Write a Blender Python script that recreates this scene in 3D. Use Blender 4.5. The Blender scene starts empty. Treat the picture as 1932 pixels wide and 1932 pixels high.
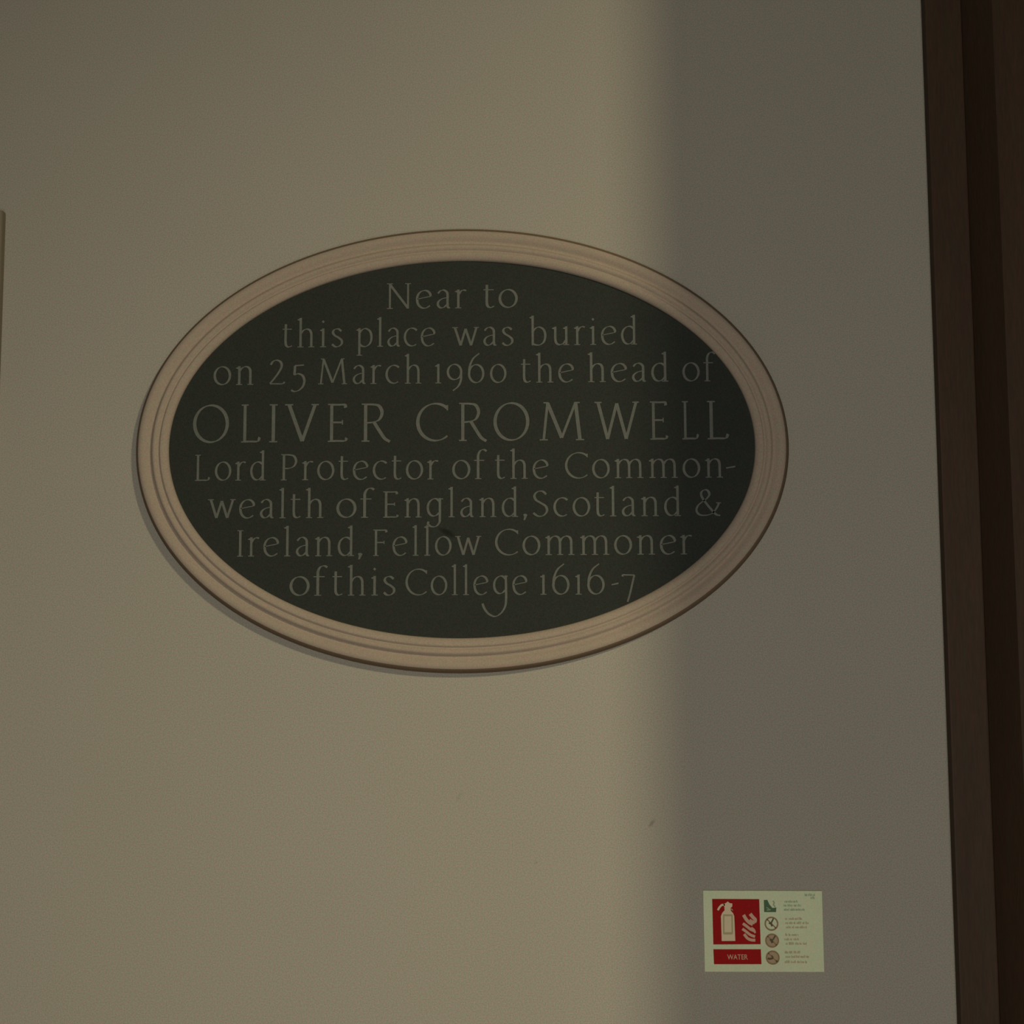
import bpy, bmesh, math, random
from mathutils import Vector, Matrix

# ------------------------------------------------------------------ camera, world, lights, exposure
scene = bpy.context.scene
COL = scene.collection
IMG, FOCAL_PX = 1932.0, 2250.0
YAW, PITCH, ROLL = 0.020706, 0.087821, -0.003922
CAM = Vector((0.095215, -1.493716, 1.737108))

fw = Vector((-math.sin(YAW) * math.cos(PITCH), math.cos(YAW) * math.cos(PITCH), math.sin(PITCH)))
rt = fw.cross(Vector((0, 0, 1))).normalized()
up = rt.cross(fw)
rx = math.cos(ROLL) * rt + math.sin(ROLL) * up
ux = -math.sin(ROLL) * rt + math.cos(ROLL) * up
cam_data = bpy.data.cameras.new('camera')
cam_data.sensor_width = 36.0
cam_data.lens = 36.0 * FOCAL_PX / IMG
cam_data.clip_start = 0.05
cam = bpy.data.objects.new('camera', cam_data)
COL.objects.link(cam)
M = Matrix((rx, ux, -fw)).transposed().to_4x4()
M.translation = CAM
cam.matrix_world = M
scene.camera = cam

world = bpy.data.worlds.new('world')
scene.world = world
world.use_nodes = True
bg = world.node_tree.nodes['Background']
bg.inputs[0].default_value = (1.0, 0.95, 0.88, 1)
bg.inputs[1].default_value = 0.04


def aim(o, target):
    d = Vector(target) - o.location
    o.rotation_euler = d.to_track_quat('-Z', 'Y').to_euler()


# added dim fill from behind the camera, standing in for the room's ambient light
ld = bpy.data.lights.new('soft_fill', 'AREA')
ld.shape = 'RECTANGLE'; ld.size = 1.3; ld.size_y = 1.6
ld.energy = 22.8
ld.color = (1.0, 0.955, 0.895)
lo = bpy.data.objects.new('soft_fill', ld); COL.objects.link(lo)
lo.location = (0.31, -2.82, 1.3); aim(lo, (0.31, 0, 1.6))

# warm lamp beyond the timber screen
ls = bpy.data.lights.new('warm_lamp', 'SPOT')
ls.energy = 340.0
ls.color = (1.0, 0.89, 0.60)
ls.shadow_soft_size = 0.13
ls.spot_size = 1.208
ls.spot_blend = 1.0
so = bpy.data.objects.new('warm_lamp', ls); COL.objects.link(so)
so.location = (2.39, -3.2, 3.85); aim(so, (0.90, 0, 0.80))

scene.view_settings.view_transform = 'Standard'
scene.view_settings.look = 'None'
scene.view_settings.gamma = 1.0
scene.view_settings.use_curve_mapping = False
scene.view_settings.exposure = 0.0


# ------------------------------------------------------------------ materials
def new_mat(name, rough=0.8, spec=0.25):
    m = bpy.data.materials.new(name)
    m.use_nodes = True
    b = m.node_tree.nodes['Principled BSDF']
    b.inputs['Roughness'].default_value = rough
    b.inputs['Specular IOR Level'].default_value = spec
    return m, m.node_tree, b


def nd(nt, typ, **kw):
    n = nt.nodes.new(typ)
    for k, v in kw.items():
        setattr(n, k, v)
    return n


def math_node(nt, op, a, b=None, clamp=False):
    n = nd(nt, 'ShaderNodeMath', operation=op, use_clamp=clamp)
    for i, v in enumerate((a, b)):
        if v is None:
            continue
        if isinstance(v, (int, float)):
            n.inputs[i].default_value = v
        else:
            nt.links.new(v, n.inputs[i])
    return n.outputs[0]


def mix_color(nt, fac, a, b):
    n = nd(nt, 'ShaderNodeMix', data_type='RGBA')
    for sock, v in ((n.inputs[0], fac), (n.inputs[6], a), (n.inputs[7], b)):
        if isinstance(v, (int, float)):
            sock.default_value = v
        elif isinstance(v, tuple):
            sock.default_value = (v[0], v[1], v[2], 1)
        else:
            nt.links.new(v, sock)
    return n.outputs[2]


def noise(nt, vec, scale, detail=2.0, rough=0.5):
    n = nd(nt, 'ShaderNodeTexNoise')
    n.inputs['Scale'].default_value = scale
    n.inputs['Detail'].default_value = detail
    n.inputs['Roughness'].default_value = rough
    nt.links.new(vec, n.inputs['Vector'])
    return n


def mottled(name, col, amp=0.10, grain=700.0, tint=0.06, patch=9.0, patch_amp=0.05, rough=0.85, spec=0.2,
            bump=0.15, stretch=None, marks=()):
    """matt surface: fine grain, faint warm/cool flecks, faint large patches, and shaped marks"""
    m, nt, b = new_mat(name, rough, spec)
    tc = nd(nt, 'ShaderNodeTexCoord').outputs['Object']
    vec = tc
    if stretch:
        mp = nd(nt, 'ShaderNodeMapping')
        mp.inputs['Scale'].default_value = stretch
        nt.links.new(tc, mp.inputs['Vector'])
        vec = mp.outputs[0]
    g = noise(nt, vec, grain, 2.0, 0.6)
    p = noise(nt, vec, patch, 3.0, 0.55)
    v = math_node(nt, 'MULTIPLY_ADD', g.outputs['Fac'], 2 * amp)
    v.node.inputs[2].default_value = 1.0 - amp
    w = math_node(nt, 'MULTIPLY_ADD', p.outputs['Fac'], 2 * patch_amp)
    w.node.inputs[2].default_value = 1.0 - patch_amp
    val = math_node(nt, 'MULTIPLY', v, w)
    t = noise(nt, vec, grain * 0.55, 1.0)
    warm = (col[0] * (1 + tint), col[1] * (1 - tint * 0.5), col[2] * (1 + tint * 0.2))
    cool = (col[0] * (1 - tint), col[1] * (1 + tint * 0.5), col[2] * (1 - tint * 0.2))
    r = nd(nt, 'ShaderNodeMapRange')
    r.inputs['From Min'].default_value = 0.3
    r.inputs['From Max'].default_value = 0.7
    nt.links.new(t.outputs['Fac'], r.inputs['Value'])
    c = mix_color(nt, r.outputs[0], warm, cool)
    sc = nd(nt, 'ShaderNodeVectorMath', operation='SCALE')
    nt.links.new(c, sc.inputs[0]); nt.links.new(val, sc.inputs['Scale'])
    out = sc.outputs[0]
    for (mx, mz, ra, rb, ang, strength, mc) in marks:      # an elongated smudge in the x-z plane
        mp = nd(nt, 'ShaderNodeMapping', vector_type='TEXTURE')
        mp.inputs['Location'].default_value = (mx, 0, mz)
        mp.inputs['Rotation'].default_value = (0, -ang, 0)
        mp.inputs['Scale'].default_value = (ra, 1000.0, rb)
        nt.links.new(tc, mp.inputs['Vector'])
        ln = nd(nt, 'ShaderNodeVectorMath', operation='LENGTH')
        nt.links.new(mp.outputs[0], ln.inputs[0])
        mr = nd(nt, 'ShaderNodeMapRange', interpolation_type='SMOOTHSTEP')
        mr.inputs['From Min'].default_value = 1.0
        mr.inputs['From Max'].default_value = 0.2
        mr.inputs['To Min'].default_value = 0.0
        mr.inputs['To Max'].default_value = strength
        nt.links.new(ln.outputs['Value'], mr.inputs['Value'])
        out = mix_color(nt, mr.outputs[0], out, mc)
    nt.links.new(out, b.inputs['Base Color'])
    if bump:
        bp = nd(nt, 'ShaderNodeBump')
        bp.inputs['Strength'].default_value = bump
        bp.inputs['Distance'].default_value = 0.0006
        nt.links.new(g.outputs['Fac'], bp.inputs['Height'])
        nt.links.new(bp.outputs[0], b.inputs['Normal'])
    return m


DIRT = (0.13, 0.115, 0.095)
MAT = {
    'plaster': mottled('painted_plaster', (0.402, 0.371, 0.297), amp=0.45, grain=640, tint=0.12, patch=5, patch_amp=0.025,
                       marks=((0.2344, 1.4846, 0.0085, 0.0032, math.radians(52), 0.42, DIRT),
                              (0.092, 1.437, 0.004, 0.002, math.radians(40), 0.22, DIRT),
                              (-0.002, 1.517, 0.010, 0.0035, math.radians(60), 0.13, DIRT))),
    'frame': mottled('painted_frame', (0.395, 0.318, 0.237), amp=0.30, grain=640, tint=0.08, patch=16, patch_amp=0.03),
    'rim': mottled('brown_rim', (0.165, 0.115, 0.072), amp=0.3, grain=520, tint=0.05),
    'slate': mottled('dark_slate', (0.034, 0.038, 0.0305), amp=0.45, grain=640, tint=0.14, patch=14, patch_amp=0.05,
                     rough=0.8, spec=0.12, bump=0.08,
                     marks=((-0.0165, -0.1075, 0.0170, 0.0055, math.radians(-26), 0.85, (0.014, 0.015, 0.011)),)),
    'letter': mottled('grey_letter_paint', (0.142, 0.148, 0.124), amp=0.22, grain=300, tint=0.05, patch=60, patch_amp=0.16, bump=0),
    'timber': mottled('dark_timber', (0.066, 0.040, 0.023), amp=0.25, grain=420, tint=0.10, patch=28, patch_amp=0.22,
                      rough=0.6, spec=0.2, stretch=(1.0, 1.0, 0.12)),
    'tablet': mottled('brown_tablet', (0.235, 0.195, 0.135), amp=0.12, grain=520),
    'stone': mottled('floor_stone', (0.30, 0.27, 0.22), amp=0.15, grain=300),
    'glow': mottled('pale_green_plastic', (0.74, 0.80, 0.50), amp=0.12, grain=520, tint=0.06, patch=40, patch_amp=0.05,
                    rough=0.5, bump=0),
    'red': mottled('sign_red', (0.40, 0.013, 0.013), amp=0.20, grain=520, tint=0.05, rough=0.7, spec=0.08, bump=0),
    'cream': mottled('sign_cream', (0.85, 0.69, 0.42), amp=0.06, grain=520, tint=0.04, rough=0.5, bump=0),
    'pink': mottled('sign_pale_pink', (0.72, 0.44, 0.29), amp=0.06, grain=520, tint=0.04, rough=0.5, bump=0),
    'olive': mottled('sign_olive', (0.50, 0.44, 0.22), amp=0.06, grain=520, tint=0.04, rough=0.5, bump=0),
    'green': mottled('sign_green', (0.075, 0.16, 0.062), amp=0.12, grain=520, tint=0.05, rough=0.5, bump=0),
    'sage': mottled('sign_sage', (0.36, 0.46, 0.25), amp=0.08, grain=520, tint=0.05, rough=0.5, bump=0),
    'brown': mottled('sign_brown', (0.34, 0.225, 0.105), amp=0.10, grain=520, tint=0.05, rough=0.5, bump=0),
    'tan': mottled('sign_tan', (0.48, 0.36, 0.20), amp=0.08, grain=520, tint=0.05, rough=0.5, bump=0),
    'print_green': mottled('sign_small_print_green', (0.33, 0.42, 0.24), amp=0.1, grain=520, rough=0.5, bump=0),
    'print_brown': mottled('sign_small_print_brown', (0.50, 0.40, 0.21), amp=0.1, grain=520, rough=0.5, bump=0),
    'dark': mottled('sign_dark', (0.13, 0.095, 0.04), amp=0.10, grain=520, tint=0.05, rough=0.5, bump=0),
}


# ------------------------------------------------------------------ mesh helpers
def link(name, bm, mat, parent=None, smooth=False, loc=(0, 0, 0)):
    bmesh.ops.recalc_face_normals(bm, faces=bm.faces[:])
    me = bpy.data.meshes.new(name)
    bm.to_mesh(me); bm.free()
    me.materials.append(MAT[mat])
    if smooth:
        for p in me.polygons:
            p.use_smooth = True
    o = bpy.data.objects.new(name, me)
    COL.objects.link(o)
    o.location = loc
    if parent is not None:
        o.parent = parent
    return o


def thing(name, label, cat, loc=(0, 0, 0), rot=(0, 0, 0)):
    o = bpy.data.objects.new(name, None)
    o.empty_display_size = 0.05
    COL.objects.link(o)
    o.location = loc; o.rotation_euler = rot
    o['label'] = label; o['category'] = cat
    return o


def struct(name, bm, mat):
    o = link(name, bm, mat)
    o['kind'] = 'structure'
    return o


def box(bm, x0, x1, y0, y1, z0, z1, bevel=0.0):
    r = bmesh.ops.create_cube(bm, size=1.0)
    vs = r['verts']
    for v in vs:
        v.co = Vector(((x0 + x1) / 2 + v.co.x * (x1 - x0), (y0 + y1) / 2 + v.co.y * (y1 - y0), (z0 + z1) / 2 + v.co.z * (z1 - z0)))
    if bevel:
        es = list({e for v in vs for e in v.link_edges})
        bmesh.ops.bevel(bm, geom=es, offset=bevel, segments=2, profile=0.6, affect='EDGES')
    return bm


def prism(bm, pts, y_back, y_front):
    """polygon in the x-z plane (list of (x, z)) given a thickness; y_front is nearer the viewer (more negative)"""
    f = [bm.verts.new((x, y_front, z)) for x, z in pts]
    b = [bm.verts.new((x, y_back, z)) for x, z in pts]
    bm.faces.new(f)
    bm.faces.new(b[::-1])
    n = len(pts)
    for i in range(n):
        j = (i + 1) % n
        bm.faces.new((f[i], b[i], b[j], f[j]))


def ribbon(bm, L, R, y_back, y_front, closed=False):
    """a stroke between a left and a right outline, with thickness"""
    n = len(L)
    lf = [bm.verts.new((x, y_front, z)) for x, z in L]
    rf = [bm.verts.new((x, y_front, z)) for x, z in R]
    lb = [bm.verts.new((x, y_back, z)) for x, z in L]
    rb = [bm.verts.new((x, y_back, z)) for x, z in R]
    rng = range(n) if closed else range(n - 1)
    for i in rng:
        j = (i + 1) % n
        bm.faces.new((lf[i], lf[j], rf[j], rf[i]))
        bm.faces.new((lf[i], lb[i], lb[j], lf[j]))
        bm.faces.new((rf[i], rf[j], rb[j], rb[i]))
    if not closed:
        bm.faces.new((lf[0], rf[0], rb[0], lb[0]))
        bm.faces.new((lf[-1], lb[-1], rb[-1], rf[-1]))


def spline(P, k=8):
    out = []
    n = len(P)
    for i in range(n - 1):
        p0 = P[i - 1] if i else (2 * P[0][0] - P[1][0], 2 * P[0][1] - P[1][1])
        p1, p2 = P[i], P[i + 1]
        p3 = P[i + 2] if i + 2 < n else (2 * P[-1][0] - P[-2][0], 2 * P[-1][1] - P[-2][1])
        for j in range(k):
            t = j / k
            out.append(tuple(0.5 * ((2 * p1[a]) + (-p0[a] + p2[a]) * t + (2 * p0[a] - 5 * p1[a] + 4 * p2[a] - p3[a]) * t * t
                                    + (-p0[a] + 3 * p1[a] - 3 * p2[a] + p3[a]) * t ** 3) for a in (0, 1)))
    out.append(P[-1])
    return out


# ------------------------------------------------------------------ setting
bm = bmesh.new(); box(bm, -3.2, 2.6, 0.0, 0.25, 0.0, 4.6)
struct('wall_back', bm, 'plaster')
bm = bmesh.new(); box(bm, -3.2, 2.6, -4.6, 0.25, -0.12, 0.0)
struct('floor', bm, 'stone')
# timber screen standing out from the wall on the right: flat board, splayed post, panelled return
bm = bmesh.new(); box(bm, 0.597, 0.6434, -0.015, 0.0, 0.0, 3.7, 0.002)
struct('trim_1', bm, 'timber')
bm = bmesh.new()                                                       # post with a splayed left face
plan = [(0.6434, 0.0), (0.6434, -0.015), (0.6607, -0.07), (0.80, -0.07), (0.80, 0.0)]
lo_ = [bm.verts.new((x, y, 0.0)) for x, y in plan]
hi_ = [bm.verts.new((x, y, 3.7)) for x, y in plan]
bm.faces.new(lo_[::-1]); bm.faces.new(hi_)
for i in range(5):
    bm.faces.new((lo_[i], lo_[(i + 1) % 5], hi_[(i + 1) % 5], hi_[i]))
struct('trim_2', bm, 'timber')
bm = bmesh.new()
box(bm, 0.80, 0.85, -0.845, 0.0, 0.0, 3.7, 0.003)
for z0, z1 in ((0.25, 1.05), (1.25, 2.35), (2.55, 3.5)):               # raised mouldings round three panels
    for y0, y1, a, c in ((-0.76, -0.73, z0, z1), (-0.17, -0.14, z0, z1)):
        box(bm, 0.788, 0.801, y0, y1, a, c, 0.004)
    for a, c in ((z0, z0 + 0.03), (z1 - 0.03, z1)):
        box(bm, 0.788, 0.801, -0.73, -0.17, a, c, 0.004)
struct('wall_right', bm, 'timber')

# ------------------------------------------------------------------ oval memorial plaque
PA, PB = 0.3683, 0.23873            # half axes of the visible slate
plaque = thing('memorial_plaque', 'oval dark slate memorial plaque with pale lettering in a moulded tan frame', 'plaque', (0, 0, 1.95))


def oval(off, n=256):
    out = []
    for i in range(n):
        t = 2 * math.pi * i / n
        x, z = PA * math.cos(t), PB * math.sin(t)
        nx, nz = PB * math.cos(t), PA * math.sin(t)
        l = math.hypot(nx, nz)
        out.append((x + off * nx / l, z + off * nz / l))
    return out


def oval_sweep(profile, closed_profile=True):
    bm = bmesh.new()
    rings = []
    for r, h in profile:
        rings.append([bm.verts.new((x, -h / 1000, z)) for x, z in oval(r / 1000)])
    n = len(rings[0])
    m = len(rings)
    for k in range(m if closed_profile else m - 1):
        a, b = rings[k], rings[(k + 1) % m]
        for i in range(n):
            j = (i + 1) % n
            bm.faces.new((a[i], a[j], b[j], b[i]))
    return bm


bm = bmesh.new()
rings = []
for s in (1.0, 0.75, 0.5, 0.25):
    rings.append([bm.verts.new((x * s, -0.010, z * s)) for x, z in oval(0.003)])
back = [bm.verts.new((x, -0.001, z)) for x, z in oval(0.003)]
c = bm.verts.new((0, -0.010, 0))
n = len(back)
for a, b in zip([back] + rings[:-1], rings):
    for i in range(n):
        bm.faces.new((a[i], a[(i + 1) % n], b[(i + 1) % n], b[i]))
for i in range(n):
    bm.faces.new((rings[-1][i], rings[-1][(i + 1) % n], c))
bm.faces.new(back[::-1])
slate = link('slate_panel', bm, 'slate', plaque)
slate['label'] = 'dark green grey oval slate panel'

prof = [(0, 8), (0.2, 11.5), (1.2, 13.6), (4.5, 15.6), (8.6, 16.8), (10.0, 16.4), (11.2, 14.2), (12.2, 13.8), (13.4, 14.8),
        (15.0, 16.4), (17.5, 17.1), (19.8, 16.2), (21.4, 12.9), (22.8, 11.9), (24.4, 12.0), (26.2, 13.0), (29.0, 15.0),
        (33.0, 16.2), (37.0, 15.4), (39.4, 13.0), (40.3, 10.6), (40.3, 1.0), (0, 1.0)]
fr = link('moulded_frame', oval_sweep(prof), 'frame', plaque, smooth=True)
rim = link('outer_rim', oval_sweep([(38.2, 14.7), (40.2, 12.8), (42.2, 9.0), (43.6, 4.5), (43.8, 0.0), (38.2, 0.0)]), 'rim', plaque)
rim['label'] = 'dark brown outer edge of the frame'

# ---- lettering: pen strokes drawn with a broad nib, x-height 36, capital height 49
THICK, THIN, NIB = 4.5, 1.35, math.radians(18)


def pen(theta):
    return THIN + (THICK - THIN) * abs(math.sin(theta - NIB))


def S(*p, k=1.0):
    return ('s', spline(list(p)), k)


def LN(*p, k=1.0):
    return ('s', list(p), k)


def EL(cx, cy, rx_, ry_, a0=0, a1=360, k=1.0):
    n = max(10, int(abs(a1 - a0) / 9))
    return ('s', [(cx + rx_ * math.cos(math.radians(a0 + (a1 - a0) * i / n)), cy + ry_ * math.sin(math.radians(a0 + (a1 - a0) * i / n)))
                  for i in range(n + 1)], k)


def BAR(x0, x1, y, h=1.7):
    return ('p', [(x0, y - h / 2), (x1, y - h / 2), (x1, y + h / 2), (x0, y + h / 2)])


def FLAG(x, y):
    return ('p', [(x + 2.4, y + 0.6), (x - 6.0, y - 3.2), (x - 6.0, y - 4.4), (x - 2.0, y - 5.6)])


def STEM(x, y0, y1, flag=True, foot=True):
    o = [LN((x, y0), (x, y1))]
    if flag: o.append(FLAG(x, y1))
    if foot: o.append(BAR(x - 5.4, x + 5.4, y0 + 0.6))
    return o


def CAP(x, y0=0, y1=49, top=True, foot=True, k=1.0):
    o = [LN((x, y0), (x, y1), k=k)]
    if top: o.append(BAR(x - 5.2, x + 5.2, y1 - 0.5))
    if foot: o.append(BAR(x - 5.2, x + 5.2, y0 + 0.5))
    return o


def ARCH(x):
    return [S((x, 25), (x + 4, 31.5), (x + 10, 35), (x + 16, 33.5), (x + 19, 28), (x + 19.5, 20), (x + 19.5, 0)), BAR(x + 14.4, x + 25, 0.6)]


G = {
    'o': [EL(15.5, 18, 13.4, 17.2)],
    'n': STEM(6, 0, 36) + ARCH(6),
    'm': STEM(6, 0, 36) + ARCH(6) + ARCH(25.5),
    'h': STEM(6, 0, 57) + ARCH(6),
    'r': STEM(6, 0, 36) + [S((6, 25), (10, 32), (14.5, 35), (20, 34.2))],
    'u': [S((5.5, 35), (5.5, 12), (7.5, 4), (13, 0.8), (20, 3.2), (25.5, 11)), FLAG(5.5, 36)] + STEM(25.5, 0, 36),
    'i': STEM(6, 0, 36) + [('p', [(3.3, 49), (6, 46), (8.7, 49), (6, 52)])],
    'l': STEM(6, 0, 57),
    't': [S((7, 45), (6.8, 30), (6.8, 10), (8.5, 3), (13, 0.8), (18.5, 3.2)), BAR(1.2, 18, 35.2, 1.9)],
    'a': [S((3.5, 29), (8, 34), (14, 35.3), (19.5, 31), (20.5, 24), (20.5, 6), (22, 1.5), (25, 1)),
          S((20.5, 21), (11, 18.5), (4.8, 13.5), (3.5, 7), (7.5, 1.4), (14, 2), (20.5, 8.5))],
    'b': [LN((5, 0), (5, 57)), FLAG(5, 57), S((5, 26), (10, 32.5), (17, 35), (25, 30), (28, 19), (25.5, 7), (18, 0.8), (10, 0.8), (5, 3))],
    'd': STEM(25, 0, 57) + [S((25, 30), (19, 34.5), (12, 34), (5.5, 27.5), (3.3, 17), (6, 6.5), (12, 1.2), (19, 2.6), (25, 9))],
    'p': [LN((5, -17), (5, 36)), FLAG(5, 36), BAR(0, 10.4, -16.4), S((5, 26), (10, 32.5), (17, 35), (25, 30), (28, 19), (25.5, 7), (18, 0.8), (10, 1.4), (5, 6))],
    'c': [EL(16.5, 18, 13.6, 17.2, 48, 305)],
    'e': [S((3.5, 18.5), (15, 21), (26, 24), (24.5, 31), (18, 35), (10, 33), (4.6, 26.5), (3, 18), (5, 8), (11, 1.6), (18.5, 1), (26, 5.5))],
    'g': [S((25, 29), (19, 34.5), (12, 34), (5.5, 27.5), (3.3, 17.5), (6, 7.5), (12, 2.6), (19, 4), (25, 10)),
          S((25, 36), (25, 0), (24, -10), (18, -17), (10, -17.5), (4, -13), (4.5, -8)), BAR(22.5, 31, 34.6)],
    '~': [S((25, 29), (19, 34.5), (12, 34), (5.5, 27.5), (3.3, 17.5), (6, 7.5), (12, 2.6), (19, 4), (25, 10)),
          S((25, 36), (25.5, 10), (25.5, -8), (23.5, -22), (16, -34), (5, -40), (-6, -36), (-14, -27), (-18.5, -16)), BAR(22.5, 29, 34.6)],
    's': [S((19.5, 30.5), (14, 34.8), (7, 33.6), (4.2, 28.4), (7.5, 22.5), (14.5, 18), (20, 12.5), (20, 5.8), (14.5, 1), (8, 0.9), (2.8, 5.4))],
    'f': [S((22.5, 52.5), (18, 55.5), (12, 53.5), (8.4, 46), (8, 36), (8, 0)), BAR(1.2, 18.5, 35.2, 1.9), BAR(2.8, 13.4, 0.6)],
    'w': [LN((2.5, 36), (13, 1)), LN((13, 1), (22, 33)), LN((22, 33), (32, 1)), LN((32, 1), (42, 36)), BAR(-2.4, 8, 35.4), BAR(37, 46.5, 35.4)],
    'N': CAP(6, k=0.8) + [LN((5.5, 48), (38, 1))] + CAP(38, foot=False, k=0.8),
    'M': [LN((5, 0), (10, 49), k=0.75), LN((10, 48), (27, 3)), LN((27, 3), (44, 49), k=0.8), LN((44, 48), (49, 0)), BAR(0, 10, 0.5), BAR(44, 54, 0.5), BAR(5, 11, 48.5), BAR(43, 49, 48.5)],
    'O': [EL(23.5, 24.5, 21.2, 24)],
    'L': CAP(6) + [S((6, 1), (16, 1), (25, 1.3), (28, 6.5))],
    'I': CAP(6),
    'V': [LN((3.5, 48.5), (20, 1)), LN((20, 1), (35.5, 48.5)), BAR(-1.5, 8.5, 48.4), BAR(31, 40, 48.4)],
    'E': CAP(6) + [S((6, 1), (16, 1), (25, 1.2), (27, 5)), S((6, 48), (16, 48), (24, 47.8), (25.5, 44)), LN((6, 25), (21, 25)), BAR(20.3, 22, 25, 6)],
    'F': CAP(6) + [S((6, 48), (16, 48), (24, 47.8), (25.5, 44)), LN((6, 25), (21, 25)), BAR(20.3, 22, 25, 6)],
    'R': CAP(6) + [S((6, 48), (15, 48), (23.5, 46), (27.5, 37.5), (24, 28.5), (16, 25), (6, 24)), S((17, 25), (24, 14), (31, 4), (38, -0.5))],
    'P': CAP(6) + [S((6, 48), (15, 48), (24, 45.5), (28, 36), (24, 26.5), (15, 22.5), (6, 22.5))],
    'C': [EL(25, 24.5, 22.3, 24, 48, 312), BAR(39, 40.8, 43, 7)],
    'S': [S((26, 42), (19.5, 47.6), (11, 47), (5.4, 40.5), (7.5, 32), (16, 26), (25, 19.5), (27, 10), (20.5, 2), (11, 1.2), (3.2, 7))],
    'W': [LN((3, 48.5), (16, 1)), LN((16, 1), (29, 47)), LN((29, 47), (42, 1)), LN((42, 1), (56, 48.5)), BAR(-2, 8, 48.4), BAR(51, 60, 48.4)],
    '1': STEM(6, 0, 37),
    '2': [S((3, 38), (7, 44.5), (14, 47), (21, 42.5), (22, 34), (17, 23), (9, 11), (2, 2)), S((2, 1.5), (12, 1.5), (24, 1.5), (28, 5))],
    '5': [LN((7.5, 36), (6.5, 18)), LN((7, 36), (23, 37.2), k=1.2), S((6.5, 18), (13, 20.5), (20.5, 17), (24, 8), (22, -3), (15, -11), (7, -13.5), (1, -11))],
    '9': [EL(15, 21.5, 12.6, 14.6, 0, 360), S((27.5, 20), (27, 6), (22, -6), (12, -14.5))],
    '6': [EL(16, 18, 13.4, 17.2), S((2.8, 18), (4, 32), (10.5, 47), (22, 57))],
    '0': [EL(15.5, 18, 13.4, 17.2)],
    '7': [S((2, 33), (3, 36.2), (8, 36), (27, 35.5)), S((27, 36), (22, 18), (17, 0), (12, -14))],
    '-': [('p', [(1, 16.5), (15, 19), (15, 22), (1, 19)])],
    ',': [('p', [(2, 4.5), (5, 6), (7.4, 3.5), (4.5, -6), (2.4, -6.8), (3.2, 0)])],
    '&': [S((47, 24), (42, 14), (33, 4), (20, 0.8), (9, 2.5), (4, 10), (7, 19), (15, 26), (24, 32.5), (29, 40), (26, 47), (20, 48.6), (14, 44.5), (14, 37), (20, 27), (31, 13), (41, 2.5), (49, 0.5)),
          BAR(41.5, 51, 24.2)],
}
SIDE = {'o': -1.5, 'c': -1, 'e': -1.2, 'O': -2, 'C': -1.5, 'w': -2.5, 'd': -0.5, 's': -0.5, 't': -1, 'f': -2, 'r': -1.5, 'g': -1}


def stroke_outline(pts, k):
    L, R = [], []
    n = len(pts)
    closed = n > 3 and math.hypot(pts[0][0] - pts[-1][0], pts[0][1] - pts[-1][1]) < 1e-6
    if closed:
        pts = pts[:-1]; n -= 1
    for i in range(n):
        if closed:
            a, b = pts[i - 1], pts[(i + 1) % n]
        else:
            a, b = pts[max(0, i - 1)], pts[min(n - 1, i + 1)]
        th = math.atan2(b[1] - a[1], b[0] - a[0])
        w = pen(th) * k / 2
        nx, ny = -math.sin(th), math.cos(th)
        L.append((pts[i][0] + nx * w, pts[i][1] + ny * w))
        R.append((pts[i][0] - nx * w, pts[i][1] - ny * w))
    return L, R, closed


def glyph_polys(ch):
    out = []
    for s in G[ch]:
        if s[0] == 's':
            L, R, closed = stroke_outline(s[1], s[2])
            out.append(('r', L, R, closed))
        else:
            out.append(('p', s[1]))
    xs = [x for o in out for part in (o[1:3] if o[0] == 'r' else o[1:2]) for x, _ in part]
    x0, x1 = min(xs), max(xs)
    if ch == '~':                    # the swash tail hangs under its left neighbour
        x0 = 0.8
    return out, x0, x1


def put_glyph(bm, polys, gx0, sx, sz, ox, oz, yb, yf):
    tr = lambda p: ((ox + (p[0] - gx0) * sx) / 1000, (oz + p[1] * sz) / 1000)
    for i, o in enumerate(polys):           # overlapping strokes lie a hair's breadth apart
        y = yf - 0.00002 * i
        if o[0] == 'r':
            ribbon(bm, [tr(p) for p in o[1]], [tr(p) for p in o[2]], yb, y, o[3])
        else:
            prism(bm, [tr(p) for p in o[1]], yb, y)


def put_word(bm, text, x0, x1, z, sz, yb=-0.0098, yf=-0.0104):
    gl = [glyph_polys(ch) for ch in text]
    widths = [(g[2] - g[1]) * sz for g in gl]
    n = len(text)
    total = x1 - x0
    if n == 1:
        sx = sz * total / widths[0]
        put_glyph(bm, gl[0][0], gl[0][1], sx, sz, x0, z, yb, yf)
        return
    pair = [(SIDE.get(text[i], 0) + SIDE.get(text[i + 1], 0)) * sz for i in range(n - 1)]
    gap = (total - sum(widths) - sum(pair)) / (n - 1)
    g2 = min(max(gap, 2.6), 7.0)
    k = (total - g2 * (n - 1) - sum(pair)) / sum(widths)
    x = x0
    for i in range(n):
        put_glyph(bm, gl[i][0], gl[i][1], sz * k, sz, x, z, yb, yf)
        x += widths[i] * k + g2 + (pair[i] if i < n - 1 else 0)


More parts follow.
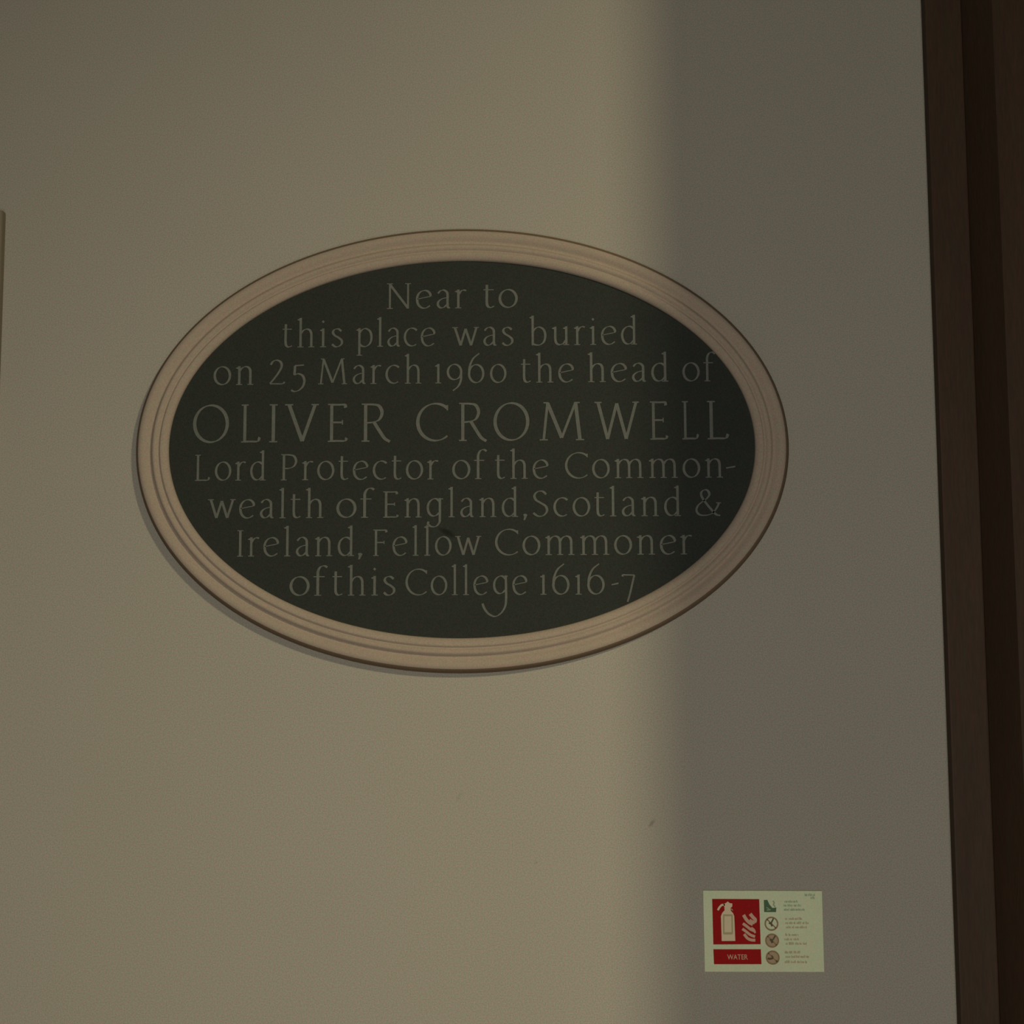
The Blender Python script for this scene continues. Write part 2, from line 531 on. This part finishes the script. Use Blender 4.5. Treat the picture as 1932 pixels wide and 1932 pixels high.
UNIT = 0.667
LINES = [
    (177.8, 1.0, [('Near', -93.5, 7.6), ('to', 29.2, 72.9)]),
    (129.1, 1.0, [('this', -226.2, -148.9), ('place', -132.3, -31.7), ('was', -10.5, 67.3), ('buried', 87.4, 223.2)]),
    (81.4, 1.0, [('on', -313.5, -262.6), ('25', -242.4, -196.2), ('March', -180.4, -49.4), ('1960', -32.0, 58.2), ('the', 76.5, 143.3),
                 ('head', 160.6, 261.8), ('of', 279.5, 321.7)]),
    (7.9, 72 / 49, [('O', -338.5, -292.7), ('L', -277.0, -252.1), ('I', -241.4, -231.3), ('V', -221.9, -179.0), ('E', -167.3, -142.1),
                    ('R', -124.7, -87.9), ('C', -55.9, -15.1), ('R', -1.8, 33.5), ('O', 41.5, 86.8), ('M', 99.4, 155.3),
                    ('W', 168.6, 224.3), ('E', 238.2, 260.7), ('L', 278.3, 299.1), ('L', 309.7, 336.8)]),
    (-40.5, 1.0, [('Lord', -334.6, -245.4), ('Protector', -226.0, -27.7), ('of', -10.4, 33.7), ('the', 43.4, 110.4), ('Common', 131.0, 327.9),
                  ('-', 331.9, 343.4)]),
    (-88.3, 1.0, [('wealth', -317.6, -172.0), ('of', -155.7, -107.4), ('England', -96.8, 72.0), (',', 78.4, 83.7), ('Scotland', 90.3, 274.8),
                  ('&', 292.8, 325.0)]),
    (-136.2, 1.0, [('Ireland', -279.7, -133.0), (',', -128.3, -122.4), ('Fellow', -109.1, 26.0), ('Commoner', 43.1, 288.0)]),
    (-185.4, 1.0, [('of', -213.4, -165.4), ('this', -159.8, -81.0), ('Colle~e', -68.5, 83.2), ('1616', 99.0, 179.1), ('-', 187.6, 196.2),
                   ('7', 200.1, 217.1)]),
]
for z, k, words in LINES:
    if k > 1.0:
        groups = [[g] for g in (words[:6], words[6:])]
    else:
        groups = [[[w]] for w in words if w[0] not in ',-']
        for w in words:                      # a comma or hyphen belongs to the word before it
            if w[0] in ',-':
                i = [v for v in words if v[0] not in ',-' and v[1] < w[1]]
                groups[len(i) - 1][0].append(w)
    for g in groups:
        bm = bmesh.new()
        for text, x0, x1 in g[0]:
            put_word(bm, text, x0, x1, z, UNIT * k)
        link('inscribed_word', bm, 'letter', slate)

# ------------------------------------------------------------------ fire extinguisher sign
sign = thing('fire_extinguisher_sign', 'small pale green fire extinguisher sign with red panels on the wall', 'sign', (0.36735, 0, 1.356))


def quad(pts, y0, y1, name, mat, parent):
    b = bmesh.new()
    prism(b, [(x / 1000, z / 1000) for x, z in pts], y0 / 1000, y1 / 1000)
    return link(name, b, mat, parent)


bm = bmesh.new()
prism(bm, [(-0.0720, 0.0482), (0.0720, 0.0478), (0.0722, -0.0477), (-0.0716, -0.0477)], 0.0, -0.0015)
board = link('backing_board', bm, 'glow', sign)
red = quad([(-61.2, 38.3), (-4.2, 38.1), (-3.6, -15.2), (-60.8, -15.6)], -1.4, -1.8, 'red_panel', 'red', sign)
bar = quad([(-60.9, -21.3), (-3.5, -21.2), (-3.1, -38.7), (-60.4, -38.9)], -1.4, -1.8, 'name_panel', 'red', sign)


def line_set(bm, strokes, y0, y1):
    for i_, (pts, w) in enumerate(strokes):
        pts = spline(pts, 6) if len(pts) > 2 else pts
        n = len(pts)
        L, R = [], []
        for i in range(n):
            a, b_ = pts[max(0, i - 1)], pts[min(n - 1, i + 1)]
            th = math.atan2(b_[1] - a[1], b_[0] - a[0])
            ww = w / 2
            L.append(((pts[i][0] - math.sin(th) * ww) / 1000, (pts[i][1] + math.cos(th) * ww) / 1000))
            R.append(((pts[i][0] + math.sin(th) * ww) / 1000, (pts[i][1] - math.cos(th) * ww) / 1000))
        ribbon(bm, L, R, y0 / 1000, (y1 - 0.03 * i_) / 1000)


# extinguisher pictogram: body with shoulders, neck, valve and hose
bm = bmesh.new()
body = [(-50.6, -11.4), (-34.2, -11.3), (-34.9, 18.0), (-36.2, 21.5), (-39.0, 24.6), (-39.2, 27.5), (-37.0, 29.5), (-37.0, 33.0), (-40.0, 33.4),
        (-42.4, 35.4), (-44.6, 33.6), (-47.8, 32.4), (-46.6, 28.6), (-46.4, 25.0), (-49.4, 21.8), (-51.0, 18.0)]
prism(bm, [(x / 1000, z / 1000) for x, z in body], -0.0017, -0.0020)
line_set(bm, [([(-46.0, 31.4), (-49.5, 31.2), (-52.4, 28.6), (-54.6, 25.0)], 2.4)], -1.7, -2.0)
ext = link('extinguisher_symbol', bm, 'cream', red)
bm = bmesh.new()
line_set(bm, [([(-48.0, 19.0), (-37.3, 19.0)], 2.0), ([(-37.6, 19.6), (-37.6, -2.8)], 1.7), ([(-37.3, -2.4), (-48.4, -2.4)], 2.6),
              ([(-48.0, -2.8), (-47.6, 19.6)], 1.7)], -1.95, -2.2)
for q in [[(-38.6, 27.4), (-36.8, 26.0), (-36.0, 24.4), (-38.4, 25.6)]]:
    prism(bm, [(x / 1000, z / 1000) for x, z in q], -0.00195, -0.0022)
link('label_outline', bm, 'olive', ext)
# flames
bm = bmesh.new()
line_set(bm, [([(-23.6, 19.4), (-20.6, 14.4), (-17.0, 10.6), (-12.6, 8.2)], 4.0),
              ([(-15.6, 20.8), (-12.6, 17.0), (-9.6, 13.8), (-10.6, 10.6)], 4.2),
              ([(-16.4, 13.6), (-13.0, 11.6), (-10.4, 9.4)], 3.0),
              ([(-24.6, 9.4), (-20.0, 6.0), (-15.6, 2.6), (-10.4, 0.4)], 3.4),
              ([(-25.4, 3.0), (-20.6, -0.4), (-16.0, -4.0), (-10.2, -6.2)], 3.2),
              ([(-14.6, 4.4), (-11.4, 2.2), (-10.0, -2.0)], 2.2),
              ([(-23.4, -3.2), (-19.4, -8.0), (-15.0, -10.0), (-10.0, -10.4)], 3.4)], -1.7, -2.0)
link('flame_symbol', bm, 'pink', red)


def text_part(body_text, x, z, size, name, mat, parent, y0, y1, width=None, shear=0.0):
    cu = bpy.data.curves.new(name, 'FONT')
    cu.body = body_text
    cu.size = size / 1000
    cu.align_x = 'CENTER'; cu.align_y = 'CENTER'
    cu.offset = 0.00012
    tmp = bpy.data.objects.new(name, cu)
    COL.objects.link(tmp)
    dg = bpy.context.evaluated_depsgraph_get()
    me = bpy.data.meshes.new_from_object(tmp.evaluated_get(dg))
    bpy.data.objects.remove(tmp)
    bm = bmesh.new(); bm.from_mesh(me)
    bpy.data.meshes.remove(me)
    xs = [v.co.x for v in bm.verts]; ys = [v.co.y for v in bm.verts]
    cx, cy = (min(xs) + max(xs)) / 2, (min(ys) + max(ys)) / 2
    k = (width / 1000) / (max(xs) - min(xs)) if width else 1.0
    r = bmesh.ops.extrude_face_region(bm, geom=bm.faces[:])
    top = {v for v in r['geom'] if isinstance(v, bmesh.types.BMVert)}
    for v in bm.verts:
        v.co = Vector((x / 1000 + (v.co.x - cx) * k, (y1 if v in top else y0) / 1000, z / 1000 + (v.co.y - cy)))
    return link(name, bm, mat, parent)


text_part('WATER', -31.9, -30.2, 8.6, 'lettering', 'pink', bar, -1.75, -2.0, width=25.0)

# permitted-use pictogram: green square with a pale flame corner and logs
gp = quad([(1.4, 37.0), (5.6, 37.2), (8.0, 32.0), (11.6, 27.6), (16.3, 28.2), (15.8, 22.8), (1.5, 22.8)], -1.4, -1.8, 'green_pictogram', 'green', sign)
bm = bmesh.new()
line_set(bm, [([(4.6, 25.2), (9.2, 25.8)], 1.4), ([(4.2, 28.4), (7.4, 26.8)], 1.0)], -1.7, -2.0)
line_set(bm, [([(12.4, 36.0), (13.8, 34.0), (13.0, 31.4), (15.0, 29.0)], 1.6)], -1.4, -1.9)
link('flame_mark', bm, 'sage', gp)


def prohibition(cx, cz, figure, fill):
    bm = bmesh.new()
    pts = [(cx + 8.4 * math.cos(2 * math.pi * i / 48), cz + 8.4 * math.sin(2 * math.pi * i / 48)) for i in range(48)]
    pin = [(cx + 6.6 * math.cos(2 * math.pi * i / 48), cz + 6.6 * math.sin(2 * math.pi * i / 48)) for i in range(48)]
    ribbon(bm, [(x / 1000, z / 1000) for x, z in pts], [(x / 1000, z / 1000) for x, z in pin], -0.0014, -0.0018, True)
    line_set(bm, [([(cx - 5.2, cz + 5.2), (cx + 5.2, cz - 5.2)], 1.5)], -1.4, -1.8)
    o = link('prohibition_symbol', bm, 'brown', sign)
    if fill:
        b = bmesh.new()
        prism(b, [(x / 1000, z / 1000) for x, z in pin], -0.0014, -0.0016)
        link('symbol_ground', b, 'tan', o)
    b = bmesh.new()
    line_set(b, [([(cx + p[0], cz + p[1]) for p in pts_], w) for pts_, w in figure], -1.5, -2.1)
    link('symbol_figure', b, 'dark', o)


prohibition(10.0, 9.0, [([(2.6, 6.4), (0.6, 2.6), (-1.0, -0.6)], 1.6), ([(-3.0, 1.2), (-0.6, 0.0), (0.8, -3.0)], 2.2)], False)
prohibition(10.3, -11.0, [([(4.0, 6.0), (1.8, 2.4), (0.0, 0.2)], 1.6), ([(-2.2, 1.8), (-0.4, -0.6), (0.4, -2.6)], 2.8)], True)
prohibition(10.6, -31.0, [([(-6.0, -0.8), (-3.4, -1.4), (0.6, -0.4)], 2.2), ([(-1.4, 2.6), (0.6, 0.2)], 1.4), ([(3.6, -3.6), (6.0, -4.6)], 1.8)], True)

# illegible small print beside each pictogram: rows of short uneven words
random.seed(4)


def small_print(rows, mat):
    bm = bmesh.new()
    for x0, x1, z in rows:
        x = x0
        while x < x1 - 1.2:
            l = min(random.uniform(2.4, 6.5), x1 - x)
            xx = x
            while xx < x + l - 0.3:                       # uneven letters, too small to read
                h = random.choice((2.1, 2.1, 3.0))
                prism(bm, [((xx) / 1000, (z - 1.0) / 1000), ((xx + 0.62) / 1000, (z - 1.0) / 1000), ((xx + 0.62) / 1000, (z - 1.0 + h) / 1000),
                           (xx / 1000, (z - 1.0 + h) / 1000)], -0.0014, -0.0017)
                xx += random.choice((0.8, 0.95, 1.1))
            x += l + 1.1
    return link('small_print', bm, mat, sign)


small_print([(26.5, 42.0, 35.0), (25.2, 48.5, 30.4), (25.6, 51.6, 25.4)], 'print_green')
small_print([(26.6, 47.0, 14.6), (26.6, 55.6, 9.6), (27.6, 52.4, 4.6)], 'print_brown')
small_print([(26.4, 43.0, -4.4), (25.2, 44.0, -9.6), (26.6, 52.0, -14.8)], 'print_brown')
small_print([(25.2, 44.0, -25.0), (26.0, 54.0, -30.2), (25.0, 52.0, -36.4)], 'print_brown')
small_print([(51.0, 63.4, 42.8), (58.0, 63.6, 39.4)], 'print_green')

# ------------------------------------------------------------------ tablet cut off by the left border
tab = thing('wall_tablet', 'brown-edged tablet on the wall at the far left, cut off by the left border', 'plaque', (-0.8705, 0, 1.86))
bm = bmesh.new()
box(bm, -0.28, 0.28, -0.013, 0.0, -0.40, 0.402, 0.003)
link('tablet_body', bm, 'tablet', tab)
bm = bmesh.new()
for a in (((-0.262, 0.262), (0.366, 0.384)), ((-0.262, 0.262), (-0.382, -0.364)), ((-0.262, -0.244), (-0.364, 0.366)), ((0.244, 0.262), (-0.364, 0.366))):
    box(bm, a[0][0], a[0][1], -0.017, -0.0125, a[1][0], a[1][1], 0.0015)
link('border_moulding', bm, 'tablet', tab)
